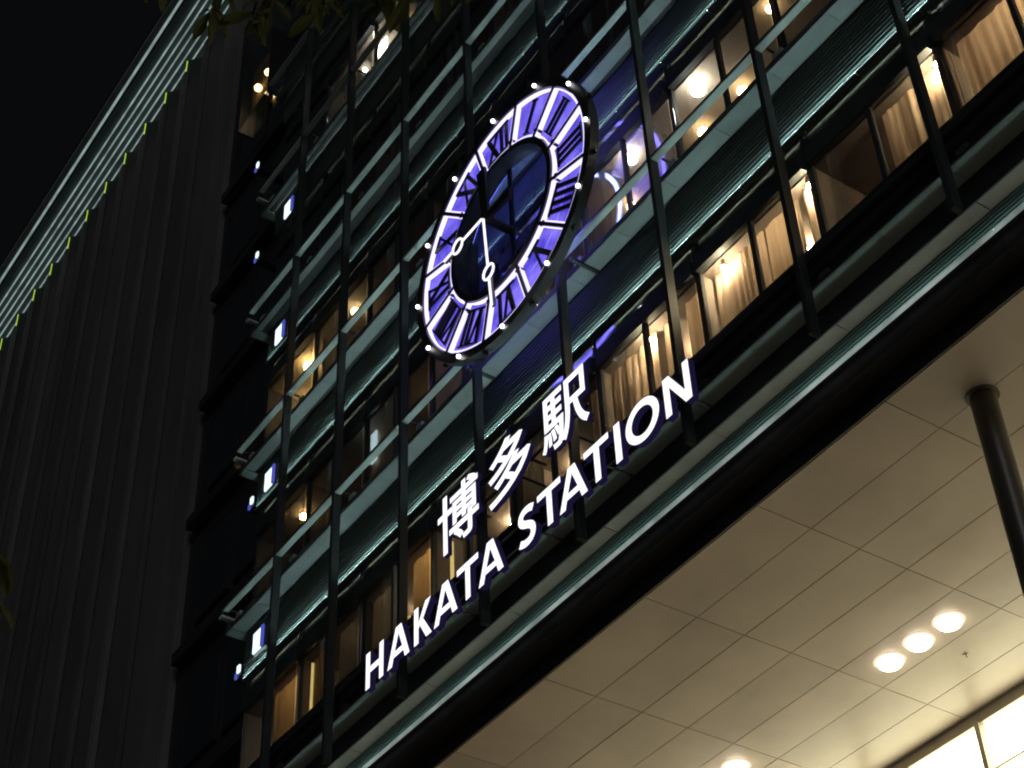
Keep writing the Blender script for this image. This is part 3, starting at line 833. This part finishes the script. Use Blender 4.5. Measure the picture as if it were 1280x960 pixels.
hand('hour_hand', rad(270), 1.34, 0.87, 0.16, 0.024, 0.80, 0.12)
hand('minute_hand', rad(176.2), 2.40, 1.52, 0.16, 0.024, 1.42, 0.13)
for a in (35, 145, 215, 325):
    p = pol(2.85, rad(a), KY + 0.28)
    m = MB(); m.tube([p, (p[0], 14.15, p[2])], 0.05, 10); m.build('mounting_arm', 'black', ck)

# ------------------------------------------------------------------ tower block to the left
tw = empty('tower_block', (-60, 20, 0), 'dark tower block with folded wall panels and striped lit eave', 'building')
WT = 59.6
P_ = 1.93
for i in range(24):
    fx = -41.15 - P_ * i
    poly = [(fx, 16.0), (fx + 1.28, 17.1), (fx + P_ - 0.004, 16.0), (fx + P_ - 0.004, 18.2), (fx, 18.2)]
    wp = MB().prism(poly, 0, WT).build('wall_panel', 'concrete', tw)
    bx('rib', 'concrete_rib', wp, fx - 0.16, fx + 0.14, 15.90, 16.06, 0, 58.70)
    bx('edge_light', 'yellow', wp, fx - 0.015, fx + 0.02, 15.965, 15.997, 58.72, 59.55)
for i, z in ((1, 44), (3, 40), (4, 46.5), (6, 42.5), (7, 47.0), (9, 44.5), (5, 36.0), (10, 47.5)):
    fx = -41.15 - P_ * i
    w = bx('window', 'black', tw, fx + 0.45, fx + 1.15, 16.40, 16.62, z, z + 2.3)
    bx('blind', 'blind', w, fx + 0.52, fx + 1.08, 16.39, 16.397, z + 0.1, z + 2.2)
bx('pier', 'concrete_rib', tw, -39.2, -37.9, 15.9, 18.2, 0, WT)
ev = bx('eave', 'ledge', tw, -88, -37.5, 14.25, 24, WT + 0.42, WT + 0.9)
for y, hh in ((16.55, .02), (16.20, .02), (15.90, .022), (15.63, .022), (15.37, .022), (15.10, .024)):
    m = MB(); m.tube([(-88, y, WT + 0.22), (-38.4, y, WT + 0.22)], hh + 0.012, 8); m.build('eave_slat', 'slat', ev)
bx('eave_panel', 'rib', ev, -88, -38.3, 14.72, 17.6, WT + 0.36, WT + 0.40)
bx('eave_band', 'slat', ev, -88, -38.2, 14.50, 14.58, WT + 0.28, WT + 0.38)
bx('eave_edge', 'blade', ev, -88, -38.1, 14.24, 14.42, WT + 0.30, WT + 0.41)

# ------------------------------------------------------------------ dark link between tower and station
lk = empty('link_block', (-34, 17, 0), 'dark recessed link with floor ledges between tower and glass facade', 'building')
bx('wall', 'linkwall', lk, -37.88, END - 0.19, 16.10, 16.5, 0, 56)
for k, z in enumerate([18.5] + SF):
    bx('floor_edge', 'linkwall', lk, -37.6, END - 0.35, 15.78, 16.09, z - 0.42, z - 0.05)
    for j in range(3):
        x = -36.9 + 2.2 * j
        w = bx('window', 'black', lk, x, x + 1.9, 16.02, 16.09, z + 0.6, z + 3.2)
        bx('pane', 'window', w, x + 0.06, x + 1.84, 15.99, 16.00, z + 0.66, z + 3.14)
lw = empty('lantern_window', (-35.7, 15.8, 48.5), 'small orange lit bay window with two lamps on the dark link', 'window')
bx('frame', 'black', lw, -36.6, -34.55, 16.05, 16.09, 48.5, 51.9)
bx('back_panel', 'curtain_b', lw, -36.4, -34.7, 16.02, 16.045, 48.7, 51.7)
for lx, lz in ((-35.0, 50.10), (-35.72, 50.02)):
    m = MB(); m.ball((lx, 15.9, lz), 0.14); m.build('lamp', 'lantern', lw)
bx('jamb', 'black', lw, -36.66, -36.58, 15.70, 16.095, 48.45, 51.95)
bx('jamb', 'black', lw, -34.57, -34.49, 15.70, 16.095, 48.45, 51.95)
bx('pane', 'clear', lw, -36.57, -34.58, 15.72, 15.73, 48.5, 51.9)

# ------------------------------------------------------------------ street tree beside the camera
tr = empty('street_tree', (-3.9, 0.2, 0), 'street tree with long drooping leaves hanging over the top edge', 'tree')
m = MB(); m.tube([(-3.9, 0.2, 0), (-3.92, 0.18, 1.5), (-3.85, 0.2, 3.2), (-3.8, 0.25, 4.6), (-3.75, 0.3, 6.2), (-3.7, 0.3, 7.6)], [0.17, 0.14, 0.12, 0.10, 0.07, 0.03], 14)
m.build('trunk', 'bark', tr)
def leaf_mesh():
    m = MB()
    L_, W_ = 0.115, 0.017
    prof = [(0, 0.001), (.18, .55), (.42, 1.0), (.68, .85), (.88, .42), (1, .02)]
    vs = []
    for t, w in prof:
        droop = -0.18 * t * t * L_
        vs += [(t * L_, -w * W_, droop + abs(w) * 0.008), (t * L_, 0, droop), (t * L_, w * W_, droop + abs(w) * 0.008)]
    fs = []
    for i in range(len(prof) - 1):
        a = i * 3
        fs += [(a, a + 3, a + 4, a + 1), (a + 1, a + 4, a + 5, a + 2)]
    m.add(vs, fs, 0, True)
    me = bpy.data.meshes.new('leaf'); me.from_pydata(m.v, [], m.f); me.materials.append(M['leaf']); me.update()
    return me, m
LEAF, LM = leaf_mesh()
def leaf_mat(p, d, roll, s):
    d = Vector(d).normalized()
    q = d.to_track_quat('X', 'Z')
    return Matrix.Translation(p) @ q.to_matrix().to_4x4() @ Matrix.Rotation(roll, 4, 'X') @ Matrix.Scale(s, 4)
crown = MB()
def sprig(branch, p, d, n, single):
    d = Vector(d).normalized()
    for i in range(n):
        a = random.uniform(0, 2 * math.pi)
        o = Vector((math.cos(a), math.sin(a), random.uniform(-1.3, 0.1)))
        dd = (d * random.uniform(0.2, 0.9) + o * 0.9)
        mt = leaf_mat(Vector(p) + d * random.uniform(-0.10, 0.03), dd, random.uniform(-.6, .6), random.uniform(.6, 1.1))
        if single:
            ob = bpy.data.objects.new('leaf', LEAF); COL.objects.link(ob); ob.parent = branch
            ob.matrix_basis = mt
        else:
            crown.add([mt @ Vector(v) for v in LM.v], LM.f, 0, True)
def branch(pts, r0, sprigs, single=True):
    m = MB(); k = len(pts)
    m.tube(pts, [r0 * (1 - 0.85 * i / (k - 1)) for i in range(k)], 8)
    b = m.build('branch', 'bark', tr)
    for (p, d, n) in sprigs: sprig(b, p, d, n, single)
    return b
tips = [((-2.95, 0.98, 5.85), 4), ((-2.83, 1.10, 5.69), 10), ((-2.78, 1.20, 5.66), 11), ((-2.74, 1.24, 5.68), 9), ((-2.70, 1.36, 5.73), 8), ((-2.63, 1.38, 5.72), 8),
        ((-2.60, 1.50, 5.74), 8), ((-2.52, 1.55, 5.72), 9), ((-2.46, 1.62, 5.75), 9), ((-2.42, 1.72, 5.86), 7), ((-2.66, 1.3, 5.85), 8)]
main = [(-3.76, 0.28, 5.7), (-3.45, 0.45, 6.4), (-2.95, 0.95, 6.62), (-2.65, 1.3, 6.6), (-2.38, 1.7, 6.55)]
b0 = branch(main, 0.045, [])
for (p, n) in tips:
    base = min(main[2:], key=lambda q: (Vector(q) - Vector(p)).length)
    m = MB(); mid = (Vector(base) + Vector(p)) / 2 + Vector((0, 0, .04)); m.tube([base, mid, p], [0.010, 0.007, 0.004], 6)
    m.build('twig', 'bark', b0)
    sprig(b0, p, Vector(p) - mid, n, True)
b1 = branch([(-3.85, 0.2, 3.6), (-3.95, 0.5, 4.1), (-4.02, 0.85, 4.35), (-4.06, 1.02, 4.42)], 0.03, [])
for p in ((-3.965, 1.14, 4.53), (-3.995, 1.175, 4.40)):
    sprig(b1, p, (0.1, .4, 0), 7, True)
# the rest of the crown
for i in range(230):
    a = random.uniform(0, 2 * math.pi); r = 1.9 * math.sqrt(random.random()); z = random.uniform(5.6, 8.2)
    p = Vector((-3.9 + r * math.cos(a), 0.0 + r * math.sin(a), z))
    if p.y > 0.02 - 0.1 * (p.x + 3.9): continue
    sprig(None, p, (math.cos(a), math.sin(a), .2), 7, False)
for i in range(14):
    a = 2 * math.pi * i / 14; z = random.uniform(5, 6.6)
    e_ = (-3.85 + 1.5 * math.cos(a), 0.2 + 1.5 * math.sin(a), z + 1.2)
    if e_[1] > -0.4: continue
    branch([(-3.8, 0.25, z - .4), (-3.82 + .7 * math.cos(a), .22 + .7 * math.sin(a), z + .4), e_], 0.03, [])
tag(crown.build('crown', 'leaf', tr), kind='stuff')
